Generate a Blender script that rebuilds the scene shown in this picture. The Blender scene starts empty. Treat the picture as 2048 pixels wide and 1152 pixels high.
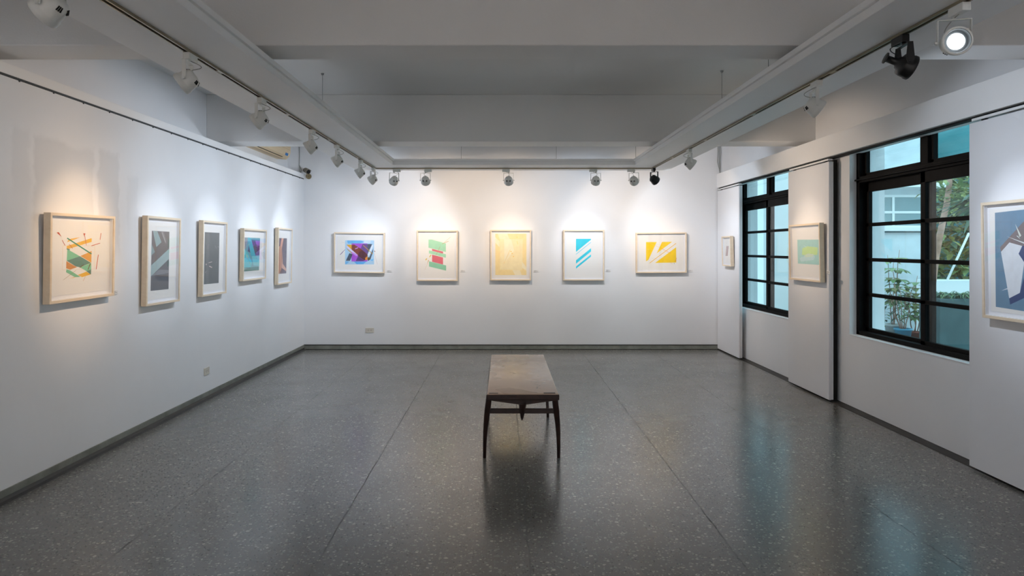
import bpy, bmesh, math, random
from mathutils import Vector, Matrix

random.seed(7)
scene = bpy.context.scene
COL = scene.collection
R = math.radians

# ------------------------------------------------------------------ camera model
F, CX, CY, CH = 1380.0, 1006.0, 497.0, 1.535       # focal length (px), vanishing point, eye height


def ray(px, py):
    return Vector(((px - CX) / F, 1.0, -(py - CY) / F))


# ------------------------------------------------------------------ object helpers
def tag(o, label=None, cat=None, group=None, kind=None):
    if label: o['label'] = label
    if cat: o['category'] = cat
    if group: o['group'] = group
    if kind: o['kind'] = kind
    return o


def empty(name, loc=(0, 0, 0), mat=None):
    o = bpy.data.objects.new(name, None)
    o.empty_display_size = 0.05
    COL.objects.link(o)
    if mat is not None:
        o.matrix_world = mat
    else:
        o.location = loc
    return o


def link(name, mesh, parent=None, mat=None):
    o = bpy.data.objects.new(name, mesh)
    COL.objects.link(o)
    if parent is not None:
        o.parent = parent
    if mat is not None:
        o.matrix_local = mat
    return o


class MB:
    """collects shapes into one mesh"""
    def __init__(s):
        s.bm = bmesh.new()

    def faces_of(s, verts, mi, smooth=False):
        fs = set()
        for v in verts:
            fs.update(v.link_faces)
        for f in fs:
            f.material_index = mi
            f.smooth = smooth

    def box(s, lo, hi, mi=0, M=None, bevel=0.0, seg=2):
        lo, hi = Vector(lo), Vector(hi)
        c, d = (lo + hi) / 2, hi - lo
        T = Matrix.Translation(c) @ Matrix.Diagonal((d.x, d.y, d.z, 1))
        r = bmesh.ops.create_cube(s.bm, size=1.0, matrix=T)
        vs = r['verts']
        if bevel:
            es = {e for v in vs for e in v.link_edges}
            rb = bmesh.ops.bevel(s.bm, geom=list(es), offset=bevel, segments=seg, profile=0.5, affect='EDGES')
            vs = [v for v in set(rb['verts']) | {v for v in vs if v.is_valid}]
            vs = list(s._island(vs))
        s.faces_of(vs, mi)
        if M is not None:
            bmesh.ops.transform(s.bm, matrix=M, verts=vs)
        return s

    def _island(s, vs):
        seen, st = set(vs), list(vs)
        while st:
            v = st.pop()
            for e in v.link_edges:
                w = e.other_vert(v)
                if w not in seen:
                    seen.add(w); st.append(w)
        return seen

    def ring_loft(s, rings, mi=0, smooth=True, caps=(True, True), closed=False):
        vr = [[s.bm.verts.new(p) for p in ring] for ring in rings]
        n = len(vr[0])
        seq = list(zip(vr, vr[1:])) + ([(vr[-1], vr[0])] if closed else [])
        for a, b in seq:
            for i in range(n):
                f = s.bm.faces.new((a[i], a[(i + 1) % n], b[(i + 1) % n], b[i]))
                f.material_index = mi; f.smooth = smooth
        if not closed:
            if caps[0]:
                f = s.bm.faces.new(list(reversed(vr[0]))); f.material_index = mi
            if caps[1]:
                f = s.bm.faces.new(vr[-1]); f.material_index = mi
        return s

    def cone(s, p, q, r1, r2=None, n=16, mi=0, smooth=True):
        r2 = r1 if r2 is None else r2
        p, q = Vector(p), Vector(q)
        z = (q - p).normalized()
        x = z.orthogonal().normalized(); y = z.cross(x)
        rings = [[c + (x * math.cos(2 * math.pi * i / n) + y * math.sin(2 * math.pi * i / n)) * r for i in range(n)]
                 for c, r in ((p, r1), (q, r2))]
        return s.ring_loft(rings, mi, smooth)

    def lathe(s, prof, n=28, mi=0, axis='Z', M=None, caps=(True, True)):
        rings = []
        for r, h in prof:
            ring = []
            for i in range(n):
                a = 2 * math.pi * i / n
                if axis == 'Z': p = Vector((r * math.cos(a), r * math.sin(a), h))
                else: p = Vector((r * math.cos(a), h, -r * math.sin(a)))
                ring.append(M @ p if M is not None else p)
            rings.append(ring)
        return s.ring_loft(rings, mi, True, caps)

    def tube(s, pts, r, n=8, mi=0, closed=False):
        pts = [Vector(p) for p in pts]
        rings = []
        up = None
        m = len(pts)
        for i, p in enumerate(pts):
            a = pts[i - 1] if i or closed else pts[0]
            b = pts[(i + 1) % m] if i < m - 1 or closed else pts[-1]
            t = (b - a).normalized()
            if up is None: up = t.orthogonal().normalized()
            up = (up - t * up.dot(t)).normalized()
            sd = t.cross(up)
            rr = r[i] if isinstance(r, (list, tuple)) else r
            rings.append([p + (up * math.cos(2 * math.pi * k / n) + sd * math.sin(2 * math.pi * k / n)) * rr for k in range(n)])
        return s.ring_loft(rings, mi, True, closed=closed)

    def prism(s, poly, z0, z1, mi=0, M=None):
        """poly: list of (x, y); extruded from z0 to z1; M maps local to world"""
        g = lambda p, z: (M @ Vector((p[0], p[1], z))) if M is not None else Vector((p[0], p[1], z))
        return s.ring_loft([[g(p, z0) for p in poly], [g(p, z1) for p in poly]], mi, False)

    def quadstrip(s, left, right, mi=0, smooth=True):
        L = [s.bm.verts.new(p) for p in left]; Q = [s.bm.verts.new(p) for p in right]
        for i in range(len(L) - 1):
            f = s.bm.faces.new((L[i], Q[i], Q[i + 1], L[i + 1])); f.material_index = mi; f.smooth = smooth
        return s

    def mesh(s, name, mats):
        me = bpy.data.meshes.new(name)
        bmesh.ops.recalc_face_normals(s.bm, faces=s.bm.faces)
        s.bm.to_mesh(me); s.bm.free()
        for m in (mats if isinstance(mats, (list, tuple)) else [mats]):
            me.materials.append(m)
        return me

    def build(s, name, mats, parent=None, mat=None):
        return link(name, s.mesh(name, mats), parent, mat)


# ------------------------------------------------------------------ materials
def srgb(r, g, b):
    f = lambda c: (c / 255 / 12.92) if c / 255 <= 0.04045 else ((c / 255 + 0.055) / 1.055) ** 2.4
    return (f(r), f(g), f(b), 1.0)


def new_mat(name):
    m = bpy.data.materials.new(name)
    m.use_nodes = True
    nt = m.node_tree
    for n in list(nt.nodes): nt.nodes.remove(n)
    out = nt.nodes.new('ShaderNodeOutputMaterial')
    return m, nt, out


def N(nt, typ, **kw):
    n = nt.nodes.new(typ)
    for k, v in kw.items():
        if k in n.inputs: n.inputs[k].default_value = v
        else: setattr(n, k, v)
    return n


def mth(nt, op, a, b=None, c=None):
    n = nt.nodes.new('ShaderNodeMath'); n.operation = op
    for i, v in enumerate((a, b, c)):
        if v is None: continue
        if isinstance(v, (int, float)): n.inputs[i].default_value = v
        else: nt.links.new(v, n.inputs[i])
    return n.outputs[0]


def mixc(nt, fac, a, b, mode='MIX'):
    n = nt.nodes.new('ShaderNodeMix'); n.data_type = 'RGBA'; n.blend_type = mode
    for idx, v in ((0, fac), (6, a), (7, b)):
        if isinstance(v, (int, float, tuple)): n.inputs[idx].default_value = v
        else: nt.links.new(v, n.inputs[idx])
    return n.outputs[2]


def ramp(nt, fac, stops):
    n = nt.nodes.new('ShaderNodeValToRGB')
    e = n.color_ramp.elements
    e[0].position, e[0].color = stops[0]
    e[1].position, e[1].color = stops[-1]
    for p, c in stops[1:-1]:
        x = e.new(p); x.color = c
    nt.links.new(fac, n.inputs[0])
    return n.outputs[0]


def noise(nt, scale, detail=3, rough=0.55, vec=None, dist=0.0):
    n = N(nt, 'ShaderNodeTexNoise', Scale=scale, Detail=detail, Roughness=rough, Distortion=dist)
    if vec is not None: nt.links.new(vec, n.inputs['Vector'])
    return n.outputs['Fac']


def coord(nt, which='Object'):
    return nt.nodes.new('ShaderNodeTexCoord').outputs[which]


def bump(nt, h, strength, dist=0.01):
    b = N(nt, 'ShaderNodeBump', Strength=strength, Distance=dist)
    nt.links.new(h, b.inputs['Height'])
    return b.outputs[0]


def plain(name, col, rough=0.5, spec=0.5, metal=0.0, var=0.06, vscale=6.0, bmp=0.0, bscale=60.0):
    """principled surface whose colour wanders a little with noise"""
    m, nt, out = new_mat(name)
    p = N(nt, 'ShaderNodeBsdfPrincipled', Roughness=rough, Metallic=metal)
    p.inputs['Specular IOR Level'].default_value = spec
    co = coord(nt)
    f = noise(nt, vscale, 4, 0.6, co)
    c = Vector(col[:3])
    d = tuple(max(0, x * (1 - var)) for x in c) + (1,)
    l = tuple(min(1, x * (1 + var)) for x in c) + (1,)
    nt.links.new(ramp(nt, f, [(0.3, d), (0.7, l)]), p.inputs['Base Color'])
    if bmp:
        nt.links.new(bump(nt, noise(nt, bscale, 3, 0.6, co), bmp, 0.004), p.inputs['Normal'])
    nt.links.new(p.outputs[0], out.inputs[0])
    return m


def emit(name, col, strength):
    m, nt, out = new_mat(name)
    e = N(nt, 'ShaderNodeEmission', Color=col, Strength=strength)
    nt.links.new(e.outputs[0], out.inputs[0])
    return m


def glass(name, tint=(1, 1, 1, 1), rough=0.0, base=0.04, k=0.8):
    """thin clear pane: sees through, mirrors more at grazing angles"""
    m, nt, out = new_mat(name)
    lw = N(nt, 'ShaderNodeLayerWeight', Blend=0.5)
    f = mth(nt, 'POWER', lw.outputs['Facing'], 5.0)
    f = mth(nt, 'MULTIPLY_ADD', f, k, base * k)
    t = N(nt, 'ShaderNodeBsdfTransparent', Color=tint)
    g = N(nt, 'ShaderNodeBsdfGlossy', Roughness=rough)
    mx = nt.nodes.new('ShaderNodeMixShader')
    nt.links.new(f, mx.inputs[0]); nt.links.new(t.outputs[0], mx.inputs[1]); nt.links.new(g.outputs[0], mx.inputs[2])
    nt.links.new(mx.outputs[0], out.inputs[0])
    return m


def painted_wall(name, col, patches=None, bmp=0.12):
    """white emulsion with roller texture, slight blotches and optional repainted patches (boxes in object space)"""
    m, nt, out = new_mat(name)
    p = N(nt, 'ShaderNodeBsdfPrincipled', Roughness=0.55)
    p.inputs['Specular IOR Level'].default_value = 0.3
    co = coord(nt)
    c = Vector(col[:3])
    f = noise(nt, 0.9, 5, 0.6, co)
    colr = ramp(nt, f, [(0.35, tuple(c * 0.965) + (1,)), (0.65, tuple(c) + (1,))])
    if patches:
        sx = nt.nodes.new('ShaderNodeSeparateXYZ'); nt.links.new(co, sx.inputs[0])
        wob = mth(nt, 'MULTIPLY_ADD', noise(nt, 5.0, 3, 0.6, co), 0.16, -0.08)
        yy = mth(nt, 'ADD', sx.outputs[1], wob)
        zz = mth(nt, 'ADD', sx.outputs[2], mth(nt, 'MULTIPLY', wob, 0.8))
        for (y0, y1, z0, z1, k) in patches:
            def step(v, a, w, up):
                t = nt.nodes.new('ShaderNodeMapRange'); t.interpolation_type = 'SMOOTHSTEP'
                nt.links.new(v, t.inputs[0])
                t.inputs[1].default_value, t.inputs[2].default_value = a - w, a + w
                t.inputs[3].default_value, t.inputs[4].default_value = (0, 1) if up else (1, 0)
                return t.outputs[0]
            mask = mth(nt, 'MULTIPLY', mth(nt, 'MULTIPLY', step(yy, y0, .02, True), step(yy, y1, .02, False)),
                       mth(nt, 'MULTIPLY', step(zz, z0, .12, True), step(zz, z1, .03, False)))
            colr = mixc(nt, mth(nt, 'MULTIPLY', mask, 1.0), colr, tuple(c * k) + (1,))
    nt.links.new(colr, p.inputs['Base Color'])
    nt.links.new(bump(nt, noise(nt, 90, 3, 0.6, co), bmp, 0.003), p.inputs['Normal'])
    nt.links.new(p.outputs[0], out.inputs[0])
    return m


def terrazzo():
    m, nt, out = new_mat('terrazzo_floor')
    co = coord(nt)
    p = N(nt, 'ShaderNodeBsdfPrincipled')
    sx = nt.nodes.new('ShaderNodeSeparateXYZ'); nt.links.new(co, sx.inputs[0])
    # chips
    wv = nt.nodes.new('ShaderNodeVectorMath'); wv.operation = 'MULTIPLY_ADD'
    nz = N(nt, 'ShaderNodeTexNoise', Scale=60.0, Detail=1.0)
    nt.links.new(co, nz.inputs['Vector'])
    nt.links.new(nz.outputs['Color'], wv.inputs[0]); wv.inputs[1].default_value = (.012, .012, 0)
    nt.links.new(co, wv.inputs[2])
    def chips(scale, lo, hi, thr, seed):
        v = N(nt, 'ShaderNodeTexVoronoi', Scale=scale, Randomness=1.0)
        mp = N(nt, 'ShaderNodeMapping'); mp.inputs['Location'].default_value = (seed, seed * .7, 0)
        nt.links.new(wv.outputs[0], mp.inputs[0]); nt.links.new(mp.outputs[0], v.inputs['Vector'])
        sc = nt.nodes.new('ShaderNodeSeparateColor'); nt.links.new(v.outputs['Color'], sc.inputs[0])
        pick = mth(nt, 'GREATER_THAN', sc.outputs[0], thr)
        near = mth(nt, 'LESS_THAN', v.outputs['Distance'], mth(nt, 'MULTIPLY_ADD', sc.outputs[1], 0.28, 0.16))
        tone = ramp(nt, sc.outputs[2], [(0.0, lo), (1.0, hi)])
        return mth(nt, 'MULTIPLY', pick, near), tone
    blot = noise(nt, 1.3, 4, 0.6, co)
    base = ramp(nt, blot, [(0.3, (.118, .115, .104, 1)), (0.7, (.146, .142, .129, 1))])
    fine = noise(nt, 160, 2, 0.7, co)
    base = mixc(nt, mth(nt, 'MULTIPLY', fine, .5), base, (.20, .197, .185, 1))
    for args in ((62, (.20, .195, .18, 1), (.36, .35, .31, 1), .40, 0.0), (40, (.20, .20, .185, 1), (.42, .40, .35, 1), .70, 3.1),
                 (75, (.018, .018, .017, 1), (.05, .05, .05, 1), .62, 7.7)):
        f, t = chips(*args)
        base = mixc(nt, mth(nt, 'MULTIPLY', f, 0.85), base, t)
    # slab joints: long ones run away from the viewer, short faint ones across
    wob = mth(nt, 'MULTIPLY_ADD', noise(nt, 3.5, 4, 0.7, co), 0.03, -0.015)
    fx = mth(nt, 'PINGPONG', mth(nt, 'ADD', mth(nt, 'SUBTRACT', sx.outputs[0], 0.130 + 1.0375 * 20), wob), 1.0375 / 2)
    fx = mth(nt, 'SUBTRACT', fx, 0.0) if False else fx
    jx = mth(nt, 'LESS_THAN', fx, mth(nt, 'MULTIPLY_ADD', noise(nt, 9, 3, .7, co), 0.009, -0.0022))
    fy = mth(nt, 'PINGPONG', mth(nt, 'ADD', mth(nt, 'SUBTRACT', sx.outputs[1], 4.41 - 1.0085 * 10), mth(nt, 'MULTIPLY', wob, .6)), 1.0085 / 2)
    jy = mth(nt, 'LESS_THAN', fy, mth(nt, 'MULTIPLY_ADD', noise(nt, 7, 3, .7, co), 0.012, -0.0055))
    j = mth(nt, 'MAXIMUM', jx, mth(nt, 'MULTIPLY', jy, 0.55))
    base = mixc(nt, mth(nt, 'MULTIPLY', j, 0.8), base, (.02, .019, .017, 1))
    nt.links.new(base, p.inputs['Base Color'])
    rg = ramp(nt, noise(nt, 2.2, 5, 0.65, co), [(0.3, (.19, .19, .19, 1)), (0.7, (.27, .27, .27, 1))])
    nt.links.new(mixc(nt, j, rg, (.8, .8, .8, 1)), p.inputs['Roughness'])
    p.inputs['Specular IOR Level'].default_value = 1.0
    nt.links.new(bump(nt, noise(nt, 12, 2, .5, co), 0.03, 0.003), p.inputs['Normal'])
    nt.links.new(p.outputs[0], out.inputs[0])
    return m


def wood(name, dark, light, scale=1.0, rough=0.45, axis='Y'):
    m, nt, out = new_mat(name)
    p = N(nt, 'ShaderNodeBsdfPrincipled', Roughness=rough)
    co = coord(nt)
    mp = N(nt, 'ShaderNodeMapping')
    s = {'X': (1.5, 25, 25), 'Y': (25, 1.5, 25), 'Z': (25, 25, 1.5)}[axis]
    mp.inputs['Scale'].default_value = tuple(x * scale for x in s)
    nt.links.new(co, mp.inputs[0])
    f = noise(nt, 1.0, 5, 0.6, mp.outputs[0], 0.6)
    nt.links.new(ramp(nt, f, [(0.3, dark), (0.7, light)]), p.inputs['Base Color'])
    nt.links.new(bump(nt, f, 0.08, 0.003), p.inputs['Normal'])
    nt.links.new(p.outputs[0], out.inputs[0])
    return m


def leather():
    m, nt, out = new_mat('worn_leatherette')
    p = N(nt, 'ShaderNodeBsdfPrincipled')
    co = coord(nt)
    f = noise(nt, 2.4, 3, 0.5, co, 0.2)
    c = ramp(nt, f, [(0.25, srgb(206, 174, 150)), (0.5, srgb(222, 192, 169)), (0.75, srgb(232, 205, 184))])
    f2 = noise(nt, 14, 5, 0.7, co)
    c = mixc(nt, mth(nt, 'MULTIPLY', mth(nt, 'GREATER_THAN', f2, 0.72), .22), c, srgb(88, 68, 56))
    # a few cracks
    v = N(nt, 'ShaderNodeTexVoronoi', Scale=2.6); v.feature = 'DISTANCE_TO_EDGE'
    nzz = N(nt, 'ShaderNodeTexNoise', Scale=4.0, Detail=4.0); nt.links.new(co, nzz.inputs['Vector'])
    wv = nt.nodes.new('ShaderNodeVectorMath'); wv.operation = 'MULTIPLY_ADD'
    nt.links.new(nzz.outputs['Color'], wv.inputs[0]); wv.inputs[1].default_value = (.25, .25, .25); nt.links.new(co, wv.inputs[2])
    nt.links.new(wv.outputs[0], v.inputs['Vector'])
    cr = mth(nt, 'MULTIPLY', mth(nt, 'LESS_THAN', v.outputs['Distance'], .006), mth(nt, 'GREATER_THAN', noise(nt, 3, 2, .5, co), .52))
    c = mixc(nt, mth(nt, 'MULTIPLY', cr, .5), c, srgb(70, 52, 44))
    nt.links.new(c, p.inputs['Base Color'])
    nt.links.new(ramp(nt, f, [(0.3, (.22, .22, .22, 1)), (0.7, (.34, .34, .34, 1))]), p.inputs['Roughness'])
    nt.links.new(bump(nt, noise(nt, 6, 4, .6, co), 0.12, 0.006), p.inputs['Normal'])
    nt.links.new(p.outputs[0], out.inputs[0])
    return m


WALLC = srgb(238, 239, 241)
M = {
    'wall': painted_wall('white_wall_paint', WALLC),
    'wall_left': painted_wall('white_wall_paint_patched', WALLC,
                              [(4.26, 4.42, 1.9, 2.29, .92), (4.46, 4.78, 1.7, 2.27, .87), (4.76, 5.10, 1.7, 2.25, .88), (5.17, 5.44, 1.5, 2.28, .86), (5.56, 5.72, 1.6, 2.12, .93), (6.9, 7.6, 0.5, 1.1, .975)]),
    'ceiling': painted_wall('ceiling_paint', srgb(232, 232, 231), None, 0.25),
    'beam': painted_wall('beam_paint', srgb(233, 233, 232), None, 0.25),
    'panel': painted_wall('panel_paint', srgb(236, 237, 240), None, 0.04),
    'trim': painted_wall('trim_paint', srgb(246, 246, 246), None, 0.06),
    'base': plain('baseboard_paint', srgb(128, 130, 122), .5, .4, var=.22, vscale=7, bmp=.1),
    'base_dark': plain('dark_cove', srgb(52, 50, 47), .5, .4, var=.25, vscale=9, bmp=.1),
    'dark': plain('dark_gap', srgb(28, 28, 28), .7, .2),
    'floor': terrazzo(),
    'rail': plain('grey_picture_rail', srgb(70, 74, 76), .6, .3),
    'awning': plain('teal_sheet', srgb(92, 150, 156), .6, .3, var=.12, vscale=2),
    'greybloc': plain('far_wall', srgb(78, 132, 138), .8, .2, var=.2, vscale=1.2),
    'frame': wood('blond_frame_wood', srgb(226, 206, 178), srgb(238, 221, 196), .6, .5, 'X'),
    'paper': plain('paper', srgb(240, 238, 234), .8, .2, var=.01),
    'liner': plain('liner_board', srgb(236, 236, 238), .8, .2, var=.01),
    'glass': glass('picture_glass', (1, 1, 1, 1)),
    'winglass': glass('window_glass', (.84, .93, .95, 1)),
    'black': plain('black_window_paint', srgb(17, 16, 16), .6, .07, var=.3, vscale=15, bmp=.2, bscale=30),
    'lampwhite': plain('white_lamp_enamel', srgb(224, 225, 221), .35, .5, var=.02),
    'lampblack': plain('black_lamp_enamel', srgb(24, 24, 25), .4, .5, var=.05),
    'chrome': plain('lamp_reflector', srgb(92, 98, 102), .45, .4, .2, var=.02),
    'lit': emit('lit_led', (.92, .97, 1, 1), 5.0),
    'litw': emit('lit_warm', (1, .82, .6, 1), 4.0),
    'off': plain('unlit_lens', srgb(120, 125, 130), .2, .5),
    'brass': plain('track_edge', srgb(150, 140, 118), .35, .5, .6, var=.05),
    'wire': plain('steel_wire', srgb(150, 152, 152), .4, .5, .2),
    'cable': plain('grey_cable', srgb(165, 166, 162), .5, .4),
    'wood': wood('dark_bench_wood', srgb(38, 23, 18), srgb(60, 36, 28), .7, .45, 'Y'),
    'leather': leather(),
    'tape': plain('grey_tape', srgb(96, 88, 80), .6, .3, var=.1),
    'cream': plain('cream_plastic', srgb(226, 205, 168), .4, .4, var=.02),
    'cream2': plain('aged_cream_plastic', srgb(205, 182, 145), .4, .4, var=.03),
    'bluestick': plain('blue_sticker', srgb(42, 120, 190), .5, .3),
    'ivory': plain('ivory_plastic', srgb(218, 212, 200), .4, .4, var=.02),
    'camgrey': plain('camera_shell', srgb(128, 120, 106), .45, .4, .1),
    'camtan': plain('camera_mount', srgb(140, 126, 96), .5, .4, .1),
    'ink': plain('grey_ink', srgb(130, 130, 132), .8, .2),
    'card': plain('caption_card', srgb(228, 228, 228), .7, .2, var=.01),
    'cardedge': plain('caption_card_edge', srgb(140, 138, 136), .7, .2, var=.02),
    'outwall': plain('outside_render', srgb(210, 218, 222), .8, .2, var=.16, vscale=1.4, bmp=.2),
    'outwhite': plain('outside_white_paint', srgb(238, 240, 240), .6, .3, var=.02),
    'outglass': plain('outside_window_pane', srgb(120, 150, 155), .12, .6, var=.05),
    'ground': plain('outside_paving', srgb(150, 152, 150), .85, .2, var=.15, vscale=3, bmp=.3),
    'leaf': plain('leaf_green', srgb(122, 152, 104), .5, .4, var=.3, vscale=9),
    'leaf2': plain('leaf_olive', srgb(158, 168, 110), .5, .4, var=.3, vscale=9),
    'leaf3': plain('leaf_dark', srgb(58, 94, 76), .5, .4, var=.3, vscale=9),
    'bark': plain('bark', srgb(186, 148, 134), .8, .2, var=.3, vscale=8, bmp=.5, bscale=20),
    'bluepot': plain('blue_pot', srgb(84, 170, 205), .4, .4, var=.04),
    'whitepot': plain('white_pot', srgb(225, 228, 228), .4, .4, var=.04),
    'soil': plain('soil', srgb(62, 50, 42), .9, .1, var=.3, vscale=30, bmp=.5),
    'planter': plain('planter_render', srgb(74, 96, 98), .8, .2, var=.15, bmp=.2),
    'redpot': plain('terracotta', srgb(170, 90, 76), .7, .2, var=.1),
}
ART = {}


def art(rgb):
    if rgb not in ART:
        ART[rgb] = plain('print_ink_%d_%d_%d' % rgb, srgb(*rgb), .8, .15, var=.05, vscale=18)
    return ART[rgb]


# ------------------------------------------------------------------ the room
XL, XLU, XR, XP, XRU = -3.03, -3.28, 3.36, 3.257, 3.456
YB, YF = 10.49, -2.4
ZC, ZLEDGE = 3.238, 2.667


def struct(name, mb, mats, parent=None):
    o = mb.build(name, mats, parent)
    if parent is None: o['kind'] = 'structure'
    return o


struct('floor', MB().box((-3.6, YF - .2, -.15), (3.62, YB + .2, 0)), M['floor'])
struct('ceiling', MB().box((-3.6, YF - .2, ZC), (3.7, YB + .2, ZC + .15)), M['ceiling'])
struct('wall_back', MB().box((-3.6, YB, -.15), (3.62, YB + .2, ZC)), M['wall'])
struct('wall_front', MB().box((-3.6, YF - .2, -.15), (3.62, YF, ZC)), M['wall'])
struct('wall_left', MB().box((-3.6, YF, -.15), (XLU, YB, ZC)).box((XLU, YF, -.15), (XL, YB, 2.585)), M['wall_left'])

W1 = (7.95, 10.03)        # window openings along the right wall
W2 = (4.61, 6.69)
ZS, ZT = 0.70, 2.56       # sill and head of the openings
XO = 3.70                 # outer face
wr = MB()
for a, b in ((YF, W2[0]), (W2[1], W1[0]), (W1[1], YB)):
    wr.box((XR, a, -.15), (XO, b, ZT))
for a, b in (W1, W2):
    wr.box((XR, a, -.15), (XO, b, ZS))
wr.box((XRU, YF, ZT), (XO, YB, ZC))
struct('wall_right', wr, M['wall'])

for nm, y0, y1 in (('ceiling_beam', 4.02, 4.325), ('ceiling_beam', 7.63, 8.005)):
    b = struct(nm, MB().box((XLU, y0, 2.718), (XRU, y1, ZC), bevel=.006), M['beam'])

# boxed-in rail housing over the sliding panels on the right, capping board on the left
struct('trim_1', MB().box((3.25, YF, 2.453), (XRU, YB, ZLEDGE), bevel=.003), M['trim'])
struct('trim_2', MB().box((XLU, YF, 2.60), (XL + .006, YB, ZLEDGE), bevel=.003), M['trim'])
pr = MB().box((XL - .012, YF, 2.588), (XL + .002, YB, 2.602))
for k in range(24):
    y = 3.0 + k * .33
    pr.box((XL - .004, y - .005, 2.578), (XL + .005, y + .005, 2.590))
struct('trim_3', pr, M['rail'])
struct('trim_4', MB().box((3.285, YF, 2.438), (3.335, YB, 2.453)), M['dark'])          # slot of the panel track


def skirting(name, prof_main, prof_foot, path, mats):
    pass


# left skirting: grey board and dark cove foot
bl = MB().box((XL, YF, .028), (XL + .010, YB, .072), 0, bevel=.002)
bl.prism([(0, 0), (.042, 0), (.020, .010), (.008, .028), (0, .030)], YF, YB, 1, Matrix(((1, 0, 0, XL), (0, 0, 1, 0), (0, 1, 0, 0), (0, 0, 0, 1))))
struct('baseboard_left', bl, [M['base'], M['base_dark']])
bb = MB().box((XL + .01, YB - .012, .022), (XP + .02, YB, .066), 0, bevel=.002)
bb.box((XL + .01, YB - .016, .066), (XP + .02, YB, .076), 1)
bb.box((XL + .01, YB - .022, 0.006), (XP + .02, YB, .022), 0, bevel=.004)
bb.box((XL + .01, YB - .028, 0.0), (XP + .02, YB, .007), 1)
struct('baseboard_back', bb, [M['base'], M['base_dark']])
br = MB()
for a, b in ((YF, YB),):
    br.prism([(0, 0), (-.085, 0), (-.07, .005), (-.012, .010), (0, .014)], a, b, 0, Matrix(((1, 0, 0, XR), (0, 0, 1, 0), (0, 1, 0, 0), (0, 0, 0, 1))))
struct('baseboard_right', br, M['base_dark'])  # dark floor border, its width also taking in the shade along the wall


# ------------------------------------------------------------------ windows
def window(name, y0, y1):
    root = empty(name, (3.42, (y0 + y1) / 2, ZS)); root['kind'] = 'structure'
    off = Matrix.Translation((-3.42, -(y0 + y1) / 2, -ZS))
    xf0, xf1 = 3.425, 3.53
    fr = MB()
    fr.box((xf0, y1 - .055, ZS), (xf1, y1, ZT), bevel=.003)
    fr.box((xf0, y0, ZS), (xf1, y0 + .055, ZT), bevel=.003)
    fr.box((xf0, y0, ZS), (xf1, y1, ZS + .045), bevel=.003)
    fr.box((xf0, y0, 2.165), (xf1, y1, 2.225), bevel=.003)
    fr.box((xf0 - .02, y0, 2.185), (xf0, y1, 2.20), bevel=.003)      # drip moulding on the transom
    fr.box((xf0, y0, ZT - .03), (xf1, y1, ZT), bevel=.003)
    fr.build('frame', M['black'], root, off)
    ym = (y0 + y1) / 2
    for (a, b, x0) in ((ym - .045, y1 - .05, 3.485), (y0 + .05, ym + .045, 3.445)):      # the two sliding leaves
        s = MB()
        st = .065
        for (c, d) in ((a, a + st), (b - st, b)):
            s.box((x0, c, ZS + .03), (x0 + .036, d, 2.17), bevel=.003)
        s.box((x0, a, ZS + .03), (x0 + .036, b, .778), bevel=.003)
        s.box((x0, a, 2.075), (x0 + .036, b, 2.17), bevel=.003)
        for z in (1.762, 1.428, 1.094):
            s.box((x0, a, z - .0165), (x0 + .036, b, z + .0165), bevel=.003)
        so = s.build('sash', M['black'], root, off)
        MB().box((x0 + .016, a + st - .01, .768), (x0 + .020, b - st + .01, 2.08)).build('glazing', M['winglass'], so)
    t = MB()
    t.box((3.45, ym - .045, 2.22), (3.52, ym + .045, ZT), bevel=.003)
    for (c, d) in ((y0 + .05, ym - .04), (ym + .04, y1 - .05)):
        t.box((3.47, c, 2.22), (3.506, c + .05, ZT)); t.box((3.47, d - .05, 2.22), (3.506, d, ZT))
        t.box((3.47, c, 2.22), (3.506, d, 2.255))
    to = t.build('transom_light', M['black'], root, off)
    MB().box((3.486, y0 + .06, 2.24), (3.490, y1 - .06, ZT - .01)).build('glazing', M['winglass'], to)
    MB().box((3.355, y0 - .01, ZS - .004), (3.43, y1, ZS + .006), bevel=.002).build('window_sill', M['wall'], root, off)
    return root


window('window_1', *W1)
window('window_2', *W2)

# ------------------------------------------------------------------ sliding display panels on the right
def panel(y0, y1, label, dark_edge=False):
    root = empty('sliding_panel', (XP + .024, (y0 + y1) / 2, .02))
    tag(root, label, 'panel', 'sliding display panels along the window wall')
    off = Matrix.Translation((-(XP + .024), -(y0 + y1) / 2, -.02))
    MB().box((XP, y0, .02), (XP + .024, y1, 2.405), bevel=.002).build('board', M['panel'], root, off)
    MB().box((XP + .027, y0 + .004, .022), (XP + .048, y1 - .004, 2.405), bevel=.002).build('rear_board', M['panel'], root, off)
    MB().box((XP + .024, y0 + .01, .03), (XP + .027, y1 - .01, 2.40)).build('core', M['dark'], root, off)
    MB().box((XP + .002, y0 + .02, 2.418), (XP + .046, y1 - .02, 2.436), bevel=.002).build('hanger_rail', M['trim'], root, off)
    for y in (y0 + .12, y1 - .12):
        MB().box((XP + .015, y - .02, 2.40), (XP + .035, y + .02, 2.446)).build('hanger', M['dark'], root, off)
    if dark_edge:
        MB().box((XP + .048, y0 + .001, .022), (XP + .086, y0 + .03, 2.42)).build('dark_edge_strip', M['dark'], root, off)  # plain dark strip behind the near edge of the board
    return root


panel(9.523, 10.475, 'narrow white sliding panel carrying the small print of two brown stripes')
panel(6.896, 7.877, 'white sliding panel between the two black windows carrying the pale turquoise print', True)
panel(3.85, 4.82, 'white sliding panel carrying the blue-grey print with the angular white shape')


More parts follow.
